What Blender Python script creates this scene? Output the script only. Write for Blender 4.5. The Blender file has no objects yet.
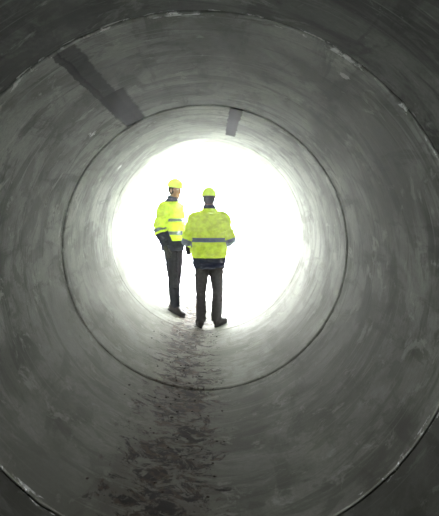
import bpy, bmesh, math, random
from mathutils import Vector, Matrix, noise
random.seed(4)
S = bpy.context.scene
col = S.collection
try:
    S.view_settings.view_transform = 'Standard'
    S.view_settings.look = 'None'
except Exception as e:
    print(e)

R = 1.234
AX = 1.234            # height of pipe axis above invert
F = 585.6
L = 2.4
yB = 2.667; yA = yB+L; yC = yA+L; yD = yC+L

# ------------------------------------------------------------------ materials
def new_mat(name):
    m = bpy.data.materials.new(name); m.use_nodes = True
    nt = m.node_tree
    b = nt.nodes['Principled BSDF']
    return m, nt, b

def N(nt, typ, **kw):
    n = nt.nodes.new(typ)
    for k, v in kw.items():
        setattr(n, k, v)
    return n

def math_node(nt, op, a, b=None, c=None, clamp=False):
    n = nt.nodes.new('ShaderNodeMath'); n.operation = op; n.use_clamp = clamp
    for i, v in enumerate((a, b, c)):
        if v is None: continue
        if isinstance(v, (int, float)): n.inputs[i].default_value = v
        else: nt.links.new(v, n.inputs[i])
    return n.outputs[0]

def mix_col(nt, fac, a, b, mode='MIX'):
    n = nt.nodes.new('ShaderNodeMix'); n.data_type = 'RGBA'; n.blend_type = mode
    if isinstance(fac, (int, float)): n.inputs[0].default_value = fac
    else: nt.links.new(fac, n.inputs[0])
    for i, v in ((6, a), (7, b)):
        if isinstance(v, tuple): n.inputs[i].default_value = (*v, 1)
        else: nt.links.new(v, n.inputs[i])
    return n.outputs[2]

def maprange(nt, v, a, b, c=0.0, d=1.0):
    n = nt.nodes.new('ShaderNodeMapRange'); n.interpolation_type = 'SMOOTHSTEP'
    nt.links.new(v, n.inputs[0])
    for i, x in enumerate((a, b, c, d)): n.inputs[i+1].default_value = x
    return n.outputs[0]

def noise_tex(nt, vec, scale, detail=6, rough=0.6, dist=0.0):
    n = nt.nodes.new('ShaderNodeTexNoise')
    n.inputs['Scale'].default_value = scale; n.inputs['Detail'].default_value = detail
    n.inputs['Roughness'].default_value = rough; n.inputs['Distortion'].default_value = dist
    nt.links.new(vec, n.inputs['Vector'])
    return n.outputs['Fac']

TONE = 0.98
def concrete(name, stripes=(), dirt=1.0, tone=1.0, seed=0.0, wear=1.0, edges=(), spots=()):
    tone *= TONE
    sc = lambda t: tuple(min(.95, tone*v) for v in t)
    m, nt, b = new_mat(name)
    tc = N(nt, 'ShaderNodeTexCoord')
    sep = N(nt, 'ShaderNodeSeparateXYZ'); nt.links.new(tc.outputs['Object'], sep.inputs[0])
    X, Y, Z = sep.outputs
    ang = math_node(nt, 'ARCTAN2', X, Z)       # 0 at crown, + to the right
    def cylvec(ka, ky, s):
        v = N(nt, 'ShaderNodeCombineXYZ')
        nt.links.new(math_node(nt, 'MULTIPLY', ang, ka), v.inputs[0])
        nt.links.new(math_node(nt, 'MULTIPLY', Y, ky), v.inputs[1])
        v.inputs[2].default_value = s
        return v.outputs[0]
    off = N(nt, 'ShaderNodeVectorMath', operation='ADD'); nt.links.new(tc.outputs['Object'], off.inputs[0])
    off.inputs[1].default_value = (seed, 0, seed)
    P = off.outputs[0]
    n1 = noise_tex(nt, P, 1.7, 9, 0.62, 0.6)
    n2 = noise_tex(nt, cylvec(1.6, 5.0, seed), 1.1, 8, 0.66, 0.6)
    n3 = noise_tex(nt, P, 38, 5, 0.7)
    n4 = noise_tex(nt, P, 4.2, 10, 0.74, 0.7)
    n5 = noise_tex(nt, cylvec(6.0, 1.2, seed+3), 1.0, 8, 0.66, 0.5)
    n6 = noise_tex(nt, P, 2.6, 9, 0.68, 0.6)
    n7 = noise_tex(nt, cylvec(1.5, 34.0, seed+7), 1.0, 3, 0.6, 0.2)
    c = mix_col(nt, maprange(nt, n1, 0.38, 0.62), sc((0.22, 0.231, 0.203)), sc((0.43, 0.450, 0.406)))
    # trowel / rolled smears round the bore
    c = mix_col(nt, maprange(nt, n2, 0.50, 0.60, 0, 0.60*wear), c, sc((0.100, 0.106, 0.092)))
    c = mix_col(nt, maprange(nt, n5, 0.53, 0.62, 0, 0.55*wear), c, sc((0.095, 0.101, 0.087)))
    c = mix_col(nt, maprange(nt, n6, 0.54, 0.59, 0, 0.50*wear), c, sc((0.10, 0.106, 0.094)))
    # lime bloom
    c = mix_col(nt, maprange(nt, n4, 0.56, 0.64, 0, 0.58*wear), c, sc((0.72, 0.75, 0.69)))
    c = mix_col(nt, maprange(nt, n7, 0.58, 0.70, 0, 0.32*wear), c, sc((0.68, 0.71, 0.65)))
    c = mix_col(nt, maprange(nt, n3, 0.35, 0.65, 0, 0.3), c, sc((0.13, 0.135, 0.118)))
    # darker, browner tone towards the lower part
    low = maprange(nt, Z, 0.2, -1.0)
    c = mix_col(nt, math_node(nt, 'MULTIPLY', low, 0.5), c, sc((0.125, 0.121, 0.097)))
    # lime / mortar flakes along a joint arris
    ne = noise_tex(nt, cylvec(7.0, 9.0, seed+11), 1.0, 8, 0.75, 0.4)
    for (ye, we) in edges:
        de = math_node(nt, 'ABSOLUTE', math_node(nt, 'SUBTRACT', Y, ye))
        me_ = math_node(nt, 'MULTIPLY', maprange(nt, de, we, we*0.6), maprange(nt, ne, 0.55, 0.585))
        c = mix_col(nt, math_node(nt, 'MULTIPLY', me_, 0.9), c, (0.93, 0.95, 0.93))
    for (a0, y0, ra, ry) in spots:
        q = math_node(nt, 'POWER', math_node(nt, 'ABSOLUTE', math_node(nt, 'DIVIDE', math_node(nt, 'SUBTRACT', ang, a0), ra)), 2.0)
        q2 = math_node(nt, 'POWER', math_node(nt, 'ABSOLUTE', math_node(nt, 'DIVIDE', math_node(nt, 'SUBTRACT', Y, y0), ry)), 2.0)
        nsp = noise_tex(nt, P, 16.0, 6, 0.7, 0.5)
        qs = math_node(nt, 'ADD', math_node(nt, 'ADD', q, q2), math_node(nt, 'MULTIPLY_ADD', nsp, 9.0, -4.2))
        c = mix_col(nt, maprange(nt, qs, 1.0, 0.6, 0, .8), c, (0.90, 0.92, 0.90))
    # long dark damp patches near the crown
    for (a0, hw, y0, y1, k) in stripes:
        wob = math_node(nt, 'MULTIPLY_ADD', n4, 0.06, a0-0.03)
        d = math_node(nt, 'ABSOLUTE', math_node(nt, 'SUBTRACT', ang, wob))
        ms = maprange(nt, d, hw, hw*0.75)
        my = math_node(nt, 'MULTIPLY', maprange(nt, Y, y0, y0+0.03), maprange(nt, Y, y1, y1-0.08))
        mm = math_node(nt, 'MULTIPLY', math_node(nt, 'MULTIPLY', ms, my), k)
        c = mix_col(nt, mm, c, (0.005, 0.0055, 0.005))
    # mud track along the invert
    dx = math_node(nt, 'ABSOLUTE', math_node(nt, 'ADD', X, 0.20))
    tr = math_node(nt, 'MULTIPLY', maprange(nt, dx, 0.50, 0.03), maprange(nt, Z, 0.0, -0.3))
    nd = noise_tex(nt, P, 6.0, 10, 0.80, 0.9)
    thr = math_node(nt, 'ADD', nd, math_node(nt, 'MULTIPLY', tr, 0.13))
    md = math_node(nt, 'MULTIPLY', maprange(nt, thr, 0.59, 0.64), math_node(nt, 'MULTIPLY', maprange(nt, tr, 0.02, 0.3), dirt))
    nd2 = noise_tex(nt, P, 13.0, 6, 0.7)
    mud = mix_col(nt, maprange(nt, nd2, 0.46, 0.60), (0.010, 0.0085, 0.007), (0.070, 0.046, 0.029))
    c = mix_col(nt, math_node(nt, 'MULTIPLY', tr, 0.45*dirt), c, (0.11, 0.085, 0.061))
    c = mix_col(nt, math_node(nt, 'MULTIPLY', md, 0.90), c, mud)
    nt.links.new(c, b.inputs['Base Color'])
    r = maprange(nt, n4, 0.35, 0.7, 0.70, 0.9)
    nt.links.new(r, b.inputs['Roughness'])
    b.inputs['Specular IOR Level'].default_value = 0.015
    h = math_node(nt, 'ADD', math_node(nt, 'MULTIPLY', n3, 0.4), math_node(nt, 'MULTIPLY', n4, 1.0))
    h = math_node(nt, 'ADD', h, math_node(nt, 'MULTIPLY', md, 0.5))
    bp = N(nt, 'ShaderNodeBump'); bp.inputs['Strength'].default_value = 0.35; bp.inputs['Distance'].default_value = 0.012
    nt.links.new(h, bp.inputs['Height']); nt.links.new(bp.outputs[0], b.inputs['Normal'])
    return m

def simple(name, colr, rough=0.7, metal=0.0, nscale=30, var=0.25, bump=0.2, emis=0.0, spec=0.4):
    m, nt, b = new_mat(name)
    tc = N(nt, 'ShaderNodeTexCoord')
    n = noise_tex(nt, tc.outputs['Object'], nscale, 5, 0.6)
    c = mix_col(nt, maprange(nt, n, 0.3, 0.7), tuple(v*(1-var) for v in colr), tuple(min(1, v*(1+var)) for v in colr))
    nt.links.new(c, b.inputs['Base Color'])
    b.inputs['Roughness'].default_value = rough; b.inputs['Metallic'].default_value = metal
    b.inputs['Specular IOR Level'].default_value = spec
    if emis > 0:
        nt.links.new(c, b.inputs['Emission Color']); b.inputs['Emission Strength'].default_value = emis
    if bump > 0:
        bp = N(nt, 'ShaderNodeBump'); bp.inputs['Strength'].default_value = bump; bp.inputs['Distance'].default_value = 0.003
        nt.links.new(n, bp.inputs['Height']); nt.links.new(bp.outputs[0], b.inputs['Normal'])
    return m

M_HIVIS = simple('hi_vis_fabric', (0.58, 0.76, 0.06), 0.75, nscale=14, var=0.16, emis=0.13)  # slight self-glow added so the jackets read brighter than their lighting
M_NAVY = simple('navy_fabric', (0.014, 0.018, 0.040), 0.85, nscale=40, spec=.1)
M_BAND = simple('reflective_tape', (0.14, 0.18, 0.22), 0.4, 0.3, nscale=60, var=0.1)
M_TROU_A = simple('trouser_grey_cloth', (0.036, 0.034, 0.032), 0.9, nscale=30, spec=.1)
M_TROU_B = simple('trouser_dark_cloth', (0.006, 0.007, 0.013), 0.9, nscale=30, spec=.05)
M_SKIN = simple('skin', (0.38, 0.21, 0.145), 0.5, nscale=25, var=0.12, bump=0.1)
M_LIP = simple('lip', (0.34, 0.12, 0.095), 0.45)
M_HAIR = simple('hair', (0.025, 0.018, 0.014), 0.7, nscale=90, bump=0.6, spec=.2)
M_HELM = simple('helmet_plastic', (0.62, 0.82, 0.08), 0.35, nscale=5, var=0.05, bump=0.0, emis=0.20)  # emission added to lift the shell, which is no light source
M_BOOT = simple('boot_leather', (0.018, 0.014, 0.012), 0.6, nscale=25, spec=.2)
M_SOLE = simple('boot_sole', (0.015, 0.015, 0.015), 0.8, spec=.1)
M_GLOVE = simple('glove_knit', (0.02, 0.02, 0.022), 0.9)
M_EYE = simple('eye_white', (0.75, 0.73, 0.70), 0.2, var=0.02, bump=0)
M_IRIS = simple('iris', (0.04, 0.03, 0.02), 0.2, var=0.02, bump=0)
M_RUB = simple('rubber', (0.008, 0.008, 0.008), 0.8, spec=.1)
M_MUD = simple('mud', (0.035, 0.026, 0.018), 0.85, nscale=60, var=0.5)
M_GRAVEL = simple('pale_gravel', (0.55, 0.55, 0.53), 0.9, nscale=12, var=0.25, bump=0.5)

# ------------------------------------------------------------------ mesh helpers
def obj_from_mesh(name, me, mats, parent=None):
    o = bpy.data.objects.new(name, me); col.objects.link(o)
    for m in mats: me.materials.append(m)
    if parent: o.parent = parent
    return o

def catmull(P, t):
    n = len(P)-1
    i = min(int(t), n-1); f = t-i
    p0 = P[max(i-1, 0)]; p1 = P[i]; p2 = P[i+1]; p3 = P[min(i+2, n)]
    return tuple(0.5*((2*b)+(-a+c)*f+(2*a-5*b+4*c-d)*f*f+(-a+3*b-3*c+d)*f**3) for a, b, c, d in zip(p0, p1, p2, p3))

def tube(bm, pts, radii, seg=18, sub=5, ref=(1, 0, 0), M=None, p=2.0, zmin=None):
    D = [tuple(a)+tuple((r, r) if isinstance(r, (int, float)) else r) for a, r in zip(pts, radii)]
    n = (len(D)-1)*sub
    S_ = [catmull(D, i/sub) for i in range(n+1)]
    ref = Vector(ref); rings = []
    for i, s in enumerate(S_):
        c = Vector(s[:3])
        a = Vector(S_[max(i-1, 0)][:3]); b = Vector(S_[min(i+1, n)][:3])
        t = (b-a).normalized()
        v = t.cross(ref)
        if v.length < 1e-4: v = t.cross(Vector((0, 1, 0)))
        v.normalize(); u = v.cross(t).normalized()
        ring = []
        for k in range(seg):
            th = 2*math.pi*k/seg
            cu = math.copysign(abs(math.cos(th))**(2/p), math.cos(th)); sv = math.copysign(abs(math.sin(th))**(2/p), math.sin(th))
            q = c+u*max(s[3], .002)*cu+v*max(s[4], .002)*sv
            if zmin is not None and q.z < zmin: q.z = zmin
            if M: q = M@q
            ring.append(bm.verts.new(q))
        rings.append(ring)
    for a, b in zip(rings, rings[1:]):
        for k in range(seg):
            bm.faces.new((a[k], a[(k+1) % seg], b[(k+1) % seg], b[k]))
    bm.faces.new(rings[0][::-1]); bm.faces.new(rings[-1])

def ell(bm, c, r, M=None, rot=None, u=20, v=14):
    T = Matrix.Translation(Vector(c))
    if rot: T = T@rot
    T = T@Matrix.Diagonal((*r, 1))
    if M: T = M@T
    bmesh.ops.create_uvsphere(bm, u_segments=u, v_segments=v, radius=1.0, matrix=T)

def fused(bm, voxel, smooth=3):
    bmesh.ops.recalc_face_normals(bm, faces=bm.faces)
    me = bpy.data.meshes.new('tmp'); bm.to_mesh(me); bm.free()
    o = bpy.data.objects.new('tmp', me); col.objects.link(o)
    md = o.modifiers.new('r', 'REMESH'); md.mode = 'VOXEL'; md.voxel_size = voxel; md.use_smooth_shade = True
    if smooth:
        s = o.modifiers.new('s', 'SMOOTH'); s.factor = 0.5; s.iterations = smooth
    dg = bpy.context.evaluated_depsgraph_get(); dg.update()
    out = bpy.data.meshes.new_from_object(o.evaluated_get(dg))
    bpy.data.objects.remove(o, do_unlink=True)
    for p in out.polygons: p.use_smooth = True
    return out

def folds(me, amp, freq=(7, 7, 16), seed=0.0):
    nr = [v.normal.copy() for v in me.vertices]
    for v, n in zip(me.vertices, nr):
        q = Vector((v.co.x*freq[0]+seed, v.co.y*freq[1]+seed*2, v.co.z*freq[2]))
        w = noise.noise(q+Vector((noise.noise(q*0.5), 0, noise.noise(q*0.6+Vector((5, 5, 5)))))*1.5)
        r = 1-2*abs(w)
        v.co += n*amp*(r-0.6+0.5*noise.noise(q*2.3))
    me.update()

# ------------------------------------------------------------------ pipe
def pipe_segment(y0, y1, r, mat):
    bm = bmesh.new(); ch = 0.007; Ro = R+0.16; seg = 360
    ins = []
    ny = 6
    for i in range(ny+1):
        ins.append((y0+ch+(y1-y0-2*ch)*i/ny, r))
    prof = ins+[(y1, r+ch), (y1, Ro), (y0, Ro), (y0, r+ch)]
    npf = len(prof); rings = []
    for k in range(seg):
        a = 2*math.pi*k/seg
        ring = []
        for j, (y, rr) in enumerate(prof):
            # chipped arrises
            if j in (0, ny):
                c = max(0, noise.noise(Vector((math.cos(a)*14, math.sin(a)*14, y0*3+j)))-0.25)*0.09
                y = y+(c if j == 0 else -c)
            ring.append(bm.verts.new((math.sin(a)*rr, y, math.cos(a)*rr)))
        rings.append(ring)
    for k in range(seg):
        a = rings[k]; b = rings[(k+1) % seg]
        for j in range(npf):
            f = bm.faces.new((a[j], a[(j+1) % npf], b[(j+1) % npf], b[j]))
            f.smooth = (j < ny) or j == ny+2
    for k in range(seg):
        a = rings[k]; b = rings[(k+1) % seg]
        for j in list(range(ny, npf))+[0]:
            e = bm.edges.get((a[j], b[j]))
            if e: e.smooth = False
    bmesh.ops.recalc_face_normals(bm, faces=bm.faces)
    me = bpy.data.meshes.new('concrete_pipe_segment'); bm.to_mesh(me); bm.free()
    o = obj_from_mesh('concrete_pipe_segment', me, [mat]); o.location = (0, 0, AX)
    return o

def gasket(y, w, parent):
    bm = bmesh.new(); seg = 128
    prof = [(y-w/2, R+0.035), (y+w/2, R+0.035), (y+w/2, R+0.12), (y-w/2, R+0.12)]
    rings = [[bm.verts.new((math.sin(2*math.pi*k/seg)*r, yy, math.cos(2*math.pi*k/seg)*r)) for yy, r in prof] for k in range(seg)]
    for k in range(seg):
        a = rings[k]; b = rings[(k+1) % seg]
        for j in range(4): bm.faces.new((a[j], a[(j+1) % 4], b[(j+1) % 4], b[j]))
    bmesh.ops.recalc_face_normals(bm, faces=bm.faces)
    me = bpy.data.meshes.new('rubber_gasket'); bm.to_mesh(me); bm.free()
    return obj_from_mesh('rubber_gasket', me, [M_RUB], parent)

joints = [yB-4*L, yB-3*L, yB-2*L, yB-L, yB, yA, yC, yD]
gaps = [0, .016, .016, .016, .017, .032, .002, 0]
radii_seg = [R, R, R, R, R-.002, R-.009, R-.009]
mats = [concrete('concrete_g', seed=15.0, tone=0.8), concrete('concrete_a', seed=1.0, tone=0.8), concrete('concrete_b', seed=4.0, tone=0.8),
        concrete('concrete_c', seed=9.3, tone=0.60, edges=((yB-.02, .018),)),  # near segment's colour darkened to deepen the shade there
        concrete('concrete_d', seed=2.1, stripes=((-0.515, 0.045, yB, yA, 0.75), (-0.50, 0.085, yB+1.1, yA+.1, 0.92), (-0.56, 0.018, yB, yA-.5, 0.8)),
                 edges=((yB+.022, .022),), spots=((-.75, yB+1.75, .035, .07), (.62, yB+.25, .025, .04))),
        concrete('concrete_e', seed=6.6, tone=1.22, stripes=((0.225, 0.055, yA-.05, yA+1.9, 1.0),), wear=.8, spots=((-.88, yA+1.3, .04, .08),)),  # this and the exit segment toned paler, painting in stronger daylight
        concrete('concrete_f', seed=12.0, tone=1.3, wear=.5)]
NS = len(radii_seg)
for i in range(NS):
    o = pipe_segment(joints[i]+gaps[i]/2, joints[i+1]-gaps[i+1]/2, radii_seg[i], mats[i])
    if gaps[i] > 0: gasket(joints[i], gaps[i]*0.96, o)

def rseg(y):
    for i in range(NS):
        if joints[i] <= y < joints[i+1]: return radii_seg[i]
    return R
def floor_z(x, y):
    r = rseg(y); return AX-math.sqrt(r*r-x*x)

# mud crumbs lying along the invert
bm = bmesh.new()
for i in range(460):
    y = random.uniform(2.8, 7.3) if i % 4 else random.uniform(5.2, 7.3)
    x = random.gauss(-0.19, 0.17); x = max(-.6, min(.35, x))
    s = random.choice((.002, .002, .003, .003, .004, .008))
    c = Vector((x, y, floor_z(x, y)+s*0.25))
    res = bmesh.ops.create_icosphere(bm, subdivisions=1, radius=s, matrix=Matrix.Translation(c)@Matrix.Rotation(random.random()*6, 4, 'Z')@Matrix.Diagonal((random.uniform(.8, 1.8), random.uniform(.8, 1.6), .6, 1)))
    for v in res['verts']:
        v.co += Vector([random.uniform(-.2, .2)*s for _ in range(3)])
me = bpy.data.meshes.new('mud_crumbs'); bm.to_mesh(me); bm.free()
obj_from_mesh('mud_crumbs', me, [M_MUD])

# outside ground
bm = bmesh.new()
bmesh.ops.create_grid(bm, x_segments=40, y_segments=40, size=40, matrix=Matrix.Translation((0, 0, -0.165)))
me = bpy.data.meshes.new('ground'); bm.to_mesh(me); bm.free()
obj_from_mesh('ground', me, [M_GRAVEL])

# scattering volume added in the bore to make bloom around the exit
bm = bmesh.new()
bmesh.ops.create_cone(bm, cap_ends=True, segments=64, radius1=R+.03, radius2=R+.03, depth=yD-joints[0]-.1,
                      matrix=Matrix.Translation((0, (yD+joints[0])/2, AX))@Matrix.Rotation(math.pi/2, 4, 'X'))
me = bpy.data.meshes.new('bloom_volume'); bm.to_mesh(me); bm.free()
mh = bpy.data.materials.new('bloom_scatter'); mh.use_nodes = True
nt = mh.node_tree
for n in list(nt.nodes): nt.nodes.remove(n)
on = nt.nodes.new('ShaderNodeOutputMaterial'); vs = nt.nodes.new('ShaderNodeVolumeScatter')
vs.inputs['Density'].default_value = 0.0026; vs.inputs['Anisotropy'].default_value = 0.88
nt.links.new(vs.outputs[0], on.inputs['Volume'])
obj_from_mesh('bloom_volume', me, [mh])

# ------------------------------------------------------------------ people parts
def build_hand(M, side, curl, mat, parent, name):
    bm = bmesh.new()
    tube(bm, [(0, -.03, 0), (0, .01, 0), (0, .05, 0), (0, .095, 0)], [(.028, .022), (.031, .019), (.042, .017), (.040, .013)], M=M, sub=4)
    fl = [(-.031, .062), (-.011, .074), (.011, .080), (.031, .072)]
    for x, ln in fl:
        x *= 1
        p = Vector((x*side, .085, 0)); pts = [p.copy()-Vector((0, .01, 0))]; a = curl*0.3
        for j, k in enumerate((.48, .3, .24)):
            p = p+Vector((x*side*0.06, math.cos(a), -math.sin(a)))*ln*k
            pts.append(p.copy()); a += curl
        tube(bm, pts, [.0095, .009, .0082, .0065], seg=10, sub=3, M=M)
    tube(bm, [(.022*side, .02, -.004), (.046*side, .045, -.012), (.058*side, .072, -.022), (.058*side, .095, -.03)], [.014, .0125, .010, .0075], seg=10, sub=3, M=M)
    me = fused(bm, .0035, 2)
    return obj_from_mesh(name, me, [mat], parent)

def build_head(M, parent, tag=''):
    bm = bmesh.new()
    ell(bm, (0, -.012, .03), (.076, .094, .092), M)
    ell(bm, (0, .022, -.035), (.060, .066, .078), M)
    ell(bm, (0, .058, -.100), (.026, .024, .022), M)
    for s in (-1, 1):
        ell(bm, (s*.045, .020, -.070), (.020, .045, .034), M)
        ell(bm, (s*.042, .058, -.030), (.022, .022, .020), M)
        ell(bm, (s*.077, -.008, -.012), (.009, .020, .033), M)
        ell(bm, (s*.030, .079, .028), (.026, .014, .010), M)
        ell(bm, (s*.013, .096, -.036), (.009, .011, .009), M)
    tube(bm, [(0, .078, .018), (0, .096, -.010), (0, .106, -.034)], [.008, .010, .013], seg=12, M=M)
    ell(bm, (0, .086, -.062), (.022, .009, .006), M)
    ell(bm, (0, .085, -.073), (.020, .010, .007), M)
    tube(bm, [(0, -.015, -.05), (0, -.03, -.12), (0, -.045, -.21)], [(.056, .062), (.056, .06), (.066, .066)], M=M)
    me = fused(bm, .005, 2)
    Mi = M.inverted()
    h = obj_from_mesh('head'+tag, me, [M_SKIN, M_LIP], parent)
    for p in me.polygons:
        c = Mi@p.center
        if abs(c.x) < .021 and c.y > .083 and -.080 < c.z < -.056: p.material_index = 1
    bm = bmesh.new()
    for s in (-1, 1): ell(bm, (s*.031, .073, .006), (.0135, .0125, .0115), M)
    n0 = len(bm.faces)
    for s in (-1, 1): ell(bm, (s*.031, .0815, .006), (.0055, .005, .0055), M)
    bm.faces.ensure_lookup_table()
    for i, f in enumerate(bm.faces):
        f.smooth = True
        f.material_index = 1 if i >= n0 else 0
    me = bpy.data.meshes.new('eyes'); bm.to_mesh(me); bm.free()
    obj_from_mesh('eyes', me, [M_EYE, M_IRIS], parent)
    # hair + eyebrows
    bm = bmesh.new()
    ell(bm, (0, -.018, .010), (.0815, .094, .108), None, u=48, v=36)
    kill = [f for f in bm.faces if (f.calc_center_median().y > .022+.25*max(0, f.calc_center_median().z) and f.calc_center_median().z < .075) or f.calc_center_median().z < -.085]
    bmesh.ops.delete(bm, geom=kill, context='FACES')
    geo = bmesh.ops.solidify(bm, geom=bm.faces[:], thickness=.012)
    for s in (-1, 1): ell(bm, (s*.031, .0905, .032), (.019, .004, .0035))
    bmesh.ops.transform(bm, matrix=M, verts=bm.verts)
    for f in bm.faces: f.smooth = True
    me = bpy.data.meshes.new('hair'); bm.to_mesh(me); bm.free()
    obj_from_mesh('hair', me, [M_HAIR], parent)
    # helmet
    bm = bmesh.new(); nu = 56; nv = 16
    rx, ry, rz = .100, .124, .112; z0 = .046
    rings = []
    for j in range(nv):
        e = math.pi/2*j/nv
        ring = []
        for i in range(nu):
            a = 2*math.pi*i/nu
            x = math.sin(a)*math.cos(e)**.85; y = math.cos(a)*math.cos(e)**.85; z = math.sin(e)
            k = 1+0.045*math.exp(-((x*rx)/.016)**2)*min(1, z*2.2)+0.02*math.exp(-((abs(x*rx)-.045)/.009)**2)*min(1, z*2)
            ring.append(bm.verts.new((x*rx*k, y*ry*k-.004, z0+z*rz*k)))
        rings.append(ring)
    top = bm.verts.new((0, -.004, z0+rz*1.045))
    brim = []
    for i in range(nu):
        a = 2*math.pi*i/nu
        fr = max(0, math.cos(a))**2
        ex = .010+.040*fr
        brim.append(bm.verts.new((math.sin(a)*(rx+ex*.6), math.cos(a)*(ry+ex)-.004, z0-.008-.010*fr)))
    for i in range(nu):
        j = (i+1) % nu
        bm.faces.new((brim[i], brim[j], rings[0][j], rings[0][i]))
        for a, b in zip(rings, rings[1:]): bm.faces.new((a[i], a[j], b[j], b[i]))
        bm.faces.new((rings[-1][i], rings[-1][j], top))
    bmesh.ops.recalc_face_normals(bm, faces=bm.faces)
    bmesh.ops.solidify(bm, geom=bm.faces[:], thickness=.004)
    bmesh.ops.transform(bm, matrix=M, verts=bm.verts)
    for f in bm.faces: f.smooth = True
    me = bpy.data.meshes.new('helmet'); bm.to_mesh(me); bm.free()
    obj_from_mesh('helmet', me, [M_HELM], parent)
    # harness strap at back
    bm = bmesh.new()
    pts = [(math.sin(a)*.088, math.cos(a)*.106-.010, .022+.012*math.cos(a)) for a in [math.pi*2*i/16 for i in range(17)]]
    tube(bm, pts, [(.003, .010)]*17, seg=8, sub=2, ref=(0, 0, 1), M=M)
    for f in bm.faces: f.smooth = True
    me = bpy.data.meshes.new('helmet_headband'); bm.to_mesh(me); bm.free()
    obj_from_mesh('helmet_headband', me, [M_RUB], parent)

def build_boot(M, parent, name):
    bm = bmesh.new()
    tube(bm, [(0, -.085, .055), (0, -.05, .062), (0, .03, .066), (0, .10, .052), (0, .165, .045), (0, .195, .040)],
         [(.018, .025), (.040, .045), (.042, .050), (.049, .036), (.044, .030), (.018, .014)], M=M, p=2.3)
    tube(bm, [(0, -.022, .05), (0, -.018, .11), (0, -.020, .19)], [(.041, .052), (.040, .048), (.049, .056)], M=M)
    me = fused(bm, .006, 3)
    o = obj_from_mesh(name, me, [M_BOOT, M_SOLE], parent)
    bm = bmesh.new()
    out = []
    for i in range(40):
        a = 2*math.pi*i/40
        y = math.sin(a)*.146+.055; w = .040+.012*math.sin(a)-.004*math.cos(2*a)
        out.append((math.cos(a)*w, y))
    lo = [bm.verts.new(M@Vector((x, y, 0.0))) for x, y in out]
    mi = [bm.verts.new(M@Vector((x*1.06, .055+(y-.055)*1.02, .006))) for x, y in out]
    hi = [bm.verts.new(M@Vector((x*1.06, .055+(y-.055)*1.02, .028))) for x, y in out]
    for A, B in ((lo, mi), (mi, hi)):
        for i in range(40): bm.faces.new((A[i], A[(i+1) % 40], B[(i+1) % 40], B[i]))
    bm.faces.new(lo[::-1]); bm.faces.new(hi)
    me = bpy.data.meshes.new(name+'_sole'); bm.to_mesh(me); bm.free()
    obj_from_mesh(name+'_sole', me, [M_SOLE], parent)

def seg_param(p, path):
    best = (9, 0, 0)
    tot = sum((b-a).length for a, b in zip(path, path[1:])); acc = 0
    for a, b in zip(path, path[1:]):
        d = b-a; t = max(0, min(1, (p-a).dot(d)/d.length_squared)); q = a+d*t
        dist = (p-q).length
        if dist < best[0]: best = (dist, (acc+d.length*t)/tot, 0)
        acc += d.length
    return best

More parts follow.
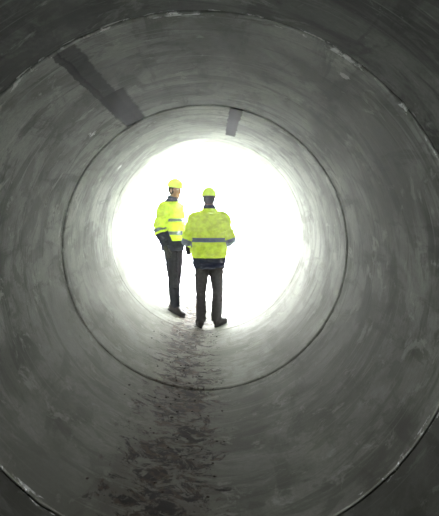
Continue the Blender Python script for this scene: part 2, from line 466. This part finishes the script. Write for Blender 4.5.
def person(name, loc, heading, spec):
    E = bpy.data.objects.new(name, None); col.objects.link(E)
    E.location = loc; E.rotation_euler = (0, 0, heading)
    W = Matrix.Translation(Vector(loc))@Matrix.Rotation(heading, 4, 'Z'); Wi = W.inverted()
    # boots on the curved invert
    ank = {}
    for side, (fx, fy, yaw) in spec['feet'].items():
        w = W@Vector((fx, fy, 0))
        fwd = (W.to_3x3()@Vector((math.sin(yaw), math.cos(yaw), 0))).normalized()
        c = w+fwd*.05
        nrm = Vector((-c.x, 0, AX-floor_z(c.x, c.y))).normalized()
        f2 = (fwd-nrm*fwd.dot(nrm)).normalized(); rt = f2.cross(nrm)
        base = Vector((c.x, c.y, floor_z(c.x, c.y)))-f2*.05+nrm*.003
        Mb = Matrix(((rt.x, f2.x, nrm.x, base.x), (rt.y, f2.y, nrm.y, base.y), (rt.z, f2.z, nrm.z, base.z), (0, 0, 0, 1)))
        Ml = Wi@Mb
        build_boot(Ml, E, 'boot_'+side)
        ank[side] = Ml@Vector((0, -.015, .13)), Ml@Vector((0, -.018, .075))
    # trousers
    bm = bmesh.new()
    hz = spec['hip_z']
    oy = spec.get('hip_y', 0)
    tube(bm, [(0, oy, hz+.16), (0, oy, hz+.06), (0, oy-.005, hz-.02), (0, oy, hz-.09)], [(.150, .11), (.168, .118), (.165, .118), (.10, .08)])
    for side, sx in (('right', 1), ('left', -1)):
        a, low = ank[side]
        hip = Vector((sx*.088, oy, hz)); kn = Vector(spec['knee'][side])
        tr = spec['leg_r']
        tube(bm, [hip+Vector((0, 0, .05)), hip.lerp(kn, .4)+Vector((0, .005, 0)), kn, kn.lerp(a, .45)-Vector((0, .012, 0)), a, low],
             [(.088, .10), (.088*tr, .092*tr), (.068*tr, .072*tr), (.066*tr, .071*tr), (.064*tr, .068*tr), (.062*tr, .070*tr)])
    me = fused(bm, .009, 3); folds(me, .009, (6, 6, 11), 3.1)
    obj_from_mesh('trousers', me, [spec['trouser_mat']], E)
    # jacket
    bm = bmesh.new()
    tube(bm, [t[0] for t in spec['torso']], [t[1] for t in spec['torso']], seg=32, p=2.25)
    paths = []
    for side in ('right', 'left'):
        sh, el_, wr = [Vector(v) for v in spec['arm'][side]]
        sx = 1 if side == 'right' else -1
        ins = Vector((sh.x*.55, sh.y, sh.z+.02))
        tube(bm, [ins, sh, sh.lerp(el_, .5), el_, el_.lerp(wr, .5), wr], [.075, (.088, .085), (.080, .082), (.074, .076), (.064, .064), (.046, .046)])
        ell(bm, el_, (.074, .074, .074))
        paths.append([sh, el_, wr])
    me = fused(bm, .008, 4); folds(me, .017, (6, 6, 13), spec['seed'])
    def region(c):
        for P in paths:
            d, t, _ = seg_param(c, P)
            if d < .115 and t > .12 and (t > .40 or abs(c.x) > abs(P[0].x)-.01):
                for lo, hi in spec['sleeve_bands']:
                    if lo < t < hi: return 2
                if t > spec['sleeve_navy']: return 1
                return 0
        for lo, hi in spec['bands']:
            if lo < c.z < hi: return 2
        if c.z < spec['navy_z']: return 1
        if c.z > spec['collar_z']: return 1
        return 0
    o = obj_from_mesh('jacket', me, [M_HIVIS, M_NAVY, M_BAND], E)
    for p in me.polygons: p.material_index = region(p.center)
    # hands
    for side in ('right', 'left'):
        sx = 1 if side == 'right' else -1
        H = spec['hand'][side]
        yv = Vector(H['dir']).normalized(); pz = -Vector(H['palm']).normalized()
        pz = (pz-yv*pz.dot(yv)).normalized(); xv = yv.cross(pz)
        wr = Vector(spec['arm'][side][2])+yv*.02
        Mh = Matrix(((xv.x, yv.x, pz.x, wr.x), (xv.y, yv.y, pz.y, wr.y), (xv.z, yv.z, pz.z, wr.z), (0, 0, 0, 1)))
        # thumb of right hand: with palm down & fingers forward it points to -x
        build_hand(Mh, -sx, H['curl'], spec['hand_mat'], E, 'hand_'+side)
    # head
    hp, hyaw, hpitch, hroll = spec['head']
    Mh = Matrix.Translation(Vector(hp))@Matrix.Rotation(hyaw, 4, 'Z')@Matrix.Rotation(hpitch, 4, 'X')@Matrix.Rotation(hroll, 4, 'Y')
    build_head(Mh, E)
    return E

# man with his back to the camera
person('worker_with_back_turned', (0.022, 7.72, 0.0), 0.0, dict(
    feet={'right': (.125, 0.0, .55), 'left': (-.115, -.05, -.18)},
    hip_z=.90, knee={'right': (.112, .015, .50), 'left': (-.105, .0, .50)}, leg_r=1.08, trouser_mat=M_TROU_A,
    torso=[((0, 0, .78), (.205, .150)), ((0, 0, .86), (.215, .158)), ((0, 0, .95), (.232, .170)), ((0, 0, 1.06), (.248, .180)), ((0, -.005, 1.20), (.255, .180)),
           ((0, -.01, 1.34), (.245, .168)), ((0, -.015, 1.44), (.215, .140)), ((0, -.02, 1.50), (.165, .112)), ((0, -.02, 1.55), (.100, .092)), ((0, -.018, 1.615), (.078, .080))],
    arm={'right': ((.190, -.01, 1.435), (.285, -.03, 1.165), (.105, .225, 1.06)), 'left': ((-.190, -.01, 1.435), (-.295, -.03, 1.155), (-.105, .235, 1.05))},
    hand={'right': dict(dir=(-1, .12, -.25), palm=(0, -1, 0), curl=.45), 'left': dict(dir=(1, .30, -.20), palm=(0, -1, 0), curl=.5)},
    hand_mat=M_SKIN, bands=[(1.135, 1.19)], sleeve_bands=[(.46, .56)], sleeve_navy=.86, navy_z=.925, collar_z=1.568, seed=1.7,
    head=((0, .015, 1.690), 0.0, -.08, 0.0)))

# man standing side-on, looking towards his colleague
lx = -0.508; ly = 8.3
gz = floor_z(lx, ly)
person('worker_side_on', (lx, ly, gz), math.radians(-118), dict(
    feet={'right': (.085, .065, -.05), 'left': (-.11, -.06, .12)},
    hip_z=.90, hip_y=.02, knee={'right': (.088, .070, .50), 'left': (-.095, .02, .50)}, leg_r=.98, trouser_mat=M_TROU_B,
    torso=[((0, .02, .86), (.190, .138)), ((0, .02, .93), (.200, .145)), ((0, .018, 1.02), (.210, .155)), ((0, .012, 1.14), (.220, .162)), ((0, .005, 1.26), (.225, .165)),
           ((0, .0, 1.38), (.218, .152)), ((0, .0, 1.46), (.195, .128)), ((0, .01, 1.52), (.150, .105)), ((0, .02, 1.565), (.092, .088)), ((0, .03, 1.625), (.080, .085))],
    arm={'right': ((.182, -.02, 1.455), (.235, -.07, 1.175), (.235, .04, .925)), 'left': ((-.182, .0, 1.455), (-.245, .0, 1.17), (-.20, .12, .94))},
    hand={'right': dict(dir=(-.05, .25, -1), palm=(-1, 0, 0), curl=.4), 'left': dict(dir=(.1, .4, -1), palm=(1, 0, 0), curl=.4)},
    hand_mat=M_GLOVE, bands=[(1.08, 1.13), (1.27, 1.31)], sleeve_bands=[(.52, .60)], sleeve_navy=.66, navy_z=1.0, collar_z=1.545, seed=5.2,
    head=((0, .055, 1.712), math.radians(-8), -.06, 0.0)))

# ------------------------------------------------------------------ light
w = bpy.data.worlds.new('overcast_sky'); S.world = w; w.use_nodes = True
nt = w.node_tree; bg = nt.nodes['Background']
tc = nt.nodes.new('ShaderNodeTexCoord'); sp = nt.nodes.new('ShaderNodeSeparateXYZ'); nt.links.new(tc.outputs['Generated'], sp.inputs[0])
mr = maprange(nt, sp.outputs[2], -0.05, 0.9)
c = mix_col(nt, mr, (1.0, 1.0, 1.0), (0.90, 0.94, 1.0))
nt.links.new(c, bg.inputs[0]); bg.inputs[1].default_value = 42.0

for y, rx in ((yD+.02, -math.pi/2), (joints[0]-.02, math.pi/2)):
    ld = bpy.data.lights.new('portal', 'AREA'); ld.shape = 'SQUARE'; ld.size = 2.6
    ld.cycles.is_portal = True
    lo = bpy.data.objects.new('daylight_portal', ld); col.objects.link(lo)
    lo.location = (0, y, AX); lo.rotation_euler = (rx, 0, 0)

# ------------------------------------------------------------------ camera (level, lens shifted as in a cropped photo)
cd = bpy.data.cameras.new('camera'); cam = bpy.data.objects.new('camera', cd); col.objects.link(cam)
cd.sensor_fit = 'AUTO'; cd.sensor_width = 36; cd.lens = 36*F/516
cd.shift_x = 7.5/516; cd.shift_y = -50/516
cd.clip_start = 0.02
cam.location = (0.062, 0, AX+.34)
cam.rotation_euler = (math.radians(90), 0, 0)
S.camera = cam
